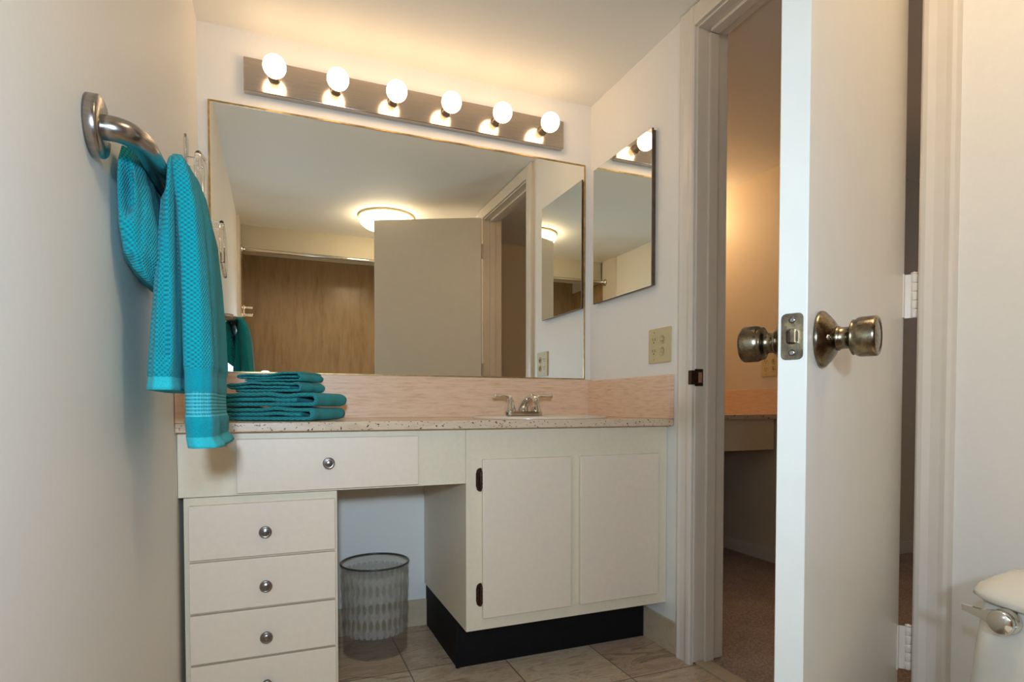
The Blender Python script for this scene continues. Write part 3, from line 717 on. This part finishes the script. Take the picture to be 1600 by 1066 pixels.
bm = bmesh.new(); rings = []
for z, x0, x1, b in ((.0, .93, 1.30, .11), (.06, .94, 1.29, .10), (.18, .92, 1.29, .10), (.26, .87, 1.30, .135), (.33, .83, 1.31, .160), (.365, .82, 1.31, .165)):
    r = []
    for i in range(40):
        th = 2*PI*i/40; c, s = math.cos(th), math.sin(th); r.append(Vector(((x0+x1)/2+(x1-x0)/2*c, -1.83+b*math.copysign(abs(s)**.85, s), z)))
    rings.append(r)
add_loft(bm, rings); obj('bowl', bm, M['porc'], to)
bm = bmesh.new()
for za, zb, g in ((.3655, .382, 0), (.3825, .400, .002)):
    rr = []
    for z, gg in ((za, -.004), (za+.003, 0), (zb-.004, 0), (zb, -.006)):
        rr.append([Vector((1.035+(.205+gg+g)*math.cos(2*PI*i/40), -1.83+(.162+gg)*math.sin(2*PI*i/40), z)) for i in range(40)])
    add_loft(bm, rr)
obj('seat', bm, M['porc'], to)

# ------------------------------------------------------------------ ceiling light, shower rod, bracket (seen in the mirror)
cl = thing('ceiling_light', 'round lit ceiling light seen in the mirror above the open door', 'light fixture', (.93, -1.78, H))
bm = bmesh.new(); add_lathe(bm, [(0, 0), (.185, 0), (.187, .006), (.182, .012), (.170, .012), (0, .010)], (.93, -1.78, H-.0005), (0,0,-1), 56); obj('base_ring', bm, M['ivory'], cl)
bm = bmesh.new(); add_lathe(bm, [(.170, .010), (.174, .030), (.168, .050), (.145, .070), (.10, .085), (.05, .092), (0, .094)], (.93, -1.78, H), (0,0,-1), 56); obj('dome', bm, M['dome'], cl)
rd = thing('shower_rod', 'chrome shower curtain rod below the soffit, seen in the mirror', 'curtain rod', (.7, -2.26, 1.925))
bm = bmesh.new(); add_tube(bm, [(.026, -2.26, 1.925), (W-.012, -2.26, 1.925)], .0125, 18); obj('rod', bm, M['chrome'], rd)
for x, s in ((.0165, 1), (W-.0005, -1)):
    bm = bmesh.new(); add_lathe(bm, [(0, 0), (.030, 0), (.030, .006), (.020, .016), (.0128, .020), (0, .020)], (x, -2.26, 1.925), (s,0,0), 28); obj('flange', bm, M['chrome'], rd)
br_ = thing('wall_bracket', 'small chrome bracket in the shower corner seen in the mirror', 'bracket', (.012, -2.72, 1.55))
rbox('mount', .0125, .020, -2.75, -2.69, 1.52, 1.61, M['chrome'], br_, .002)
rbox('arm', .020, .075, -2.735, -2.705, 1.585, 1.605, M['chrome'], br_, .003); rbox('arm', .020, .075, -2.735, -2.705, 1.525, 1.55, M['chrome'], br_, .003)

# ------------------------------------------------------------------ dressing alcove beyond the doorway
dc_ = thing('dressing_counter', 'second travertine worktop seen through the doorway', 'countertop', (2.1, .45, .61))
rbox('slab', WX+.002, 2.698, .120, .778, .775, .80, M['slab'], dc_, .002)
rbox('side_splash', 2.68, 2.698, .120, .778, .80, .937, M['splash'], dc_, .0015)
rbox('backsplash', WX+.002, 2.68, .760, .778, .80, .937, M['splash'], dc_, .0015)
rbox('apron', WX+.002, 2.684, .150, .168, .613, .775, M['cab'], dc_, .001)
dl = thing('dressing_light', 'warm lit light bar hidden behind the door frame, beyond the doorway', 'light fixture', (2.2, .78, 1.95))
rbox('light_bar', 1.86, 2.66, .748, .7795, 1.90, 2.0, M['lightbar'], dl, .003)
for i in range(4):
    x = 1.95 + i*.2067
    bm = bmesh.new(); add_lathe(bm, [(0, 0), (.0165, 0), (.0165, .034), (0, .034)], (x, .748, 1.95), (0,-1,0), 20); so = obj('socket', bm, M['chrome'], dl)
    bm = bmesh.new(); add_lathe(bm, [(.013, .034)] + [(.0395*math.cos(-PI*.4+PI*.9*k/12), .0755+.0395*math.sin(-PI*.4+PI*.9*k/12)) for k in range(12)] + [(0, .1151)], (x, .748, 1.95), (0,-1,0), 24); obj('bulb', bm, M['bulb2'], so)
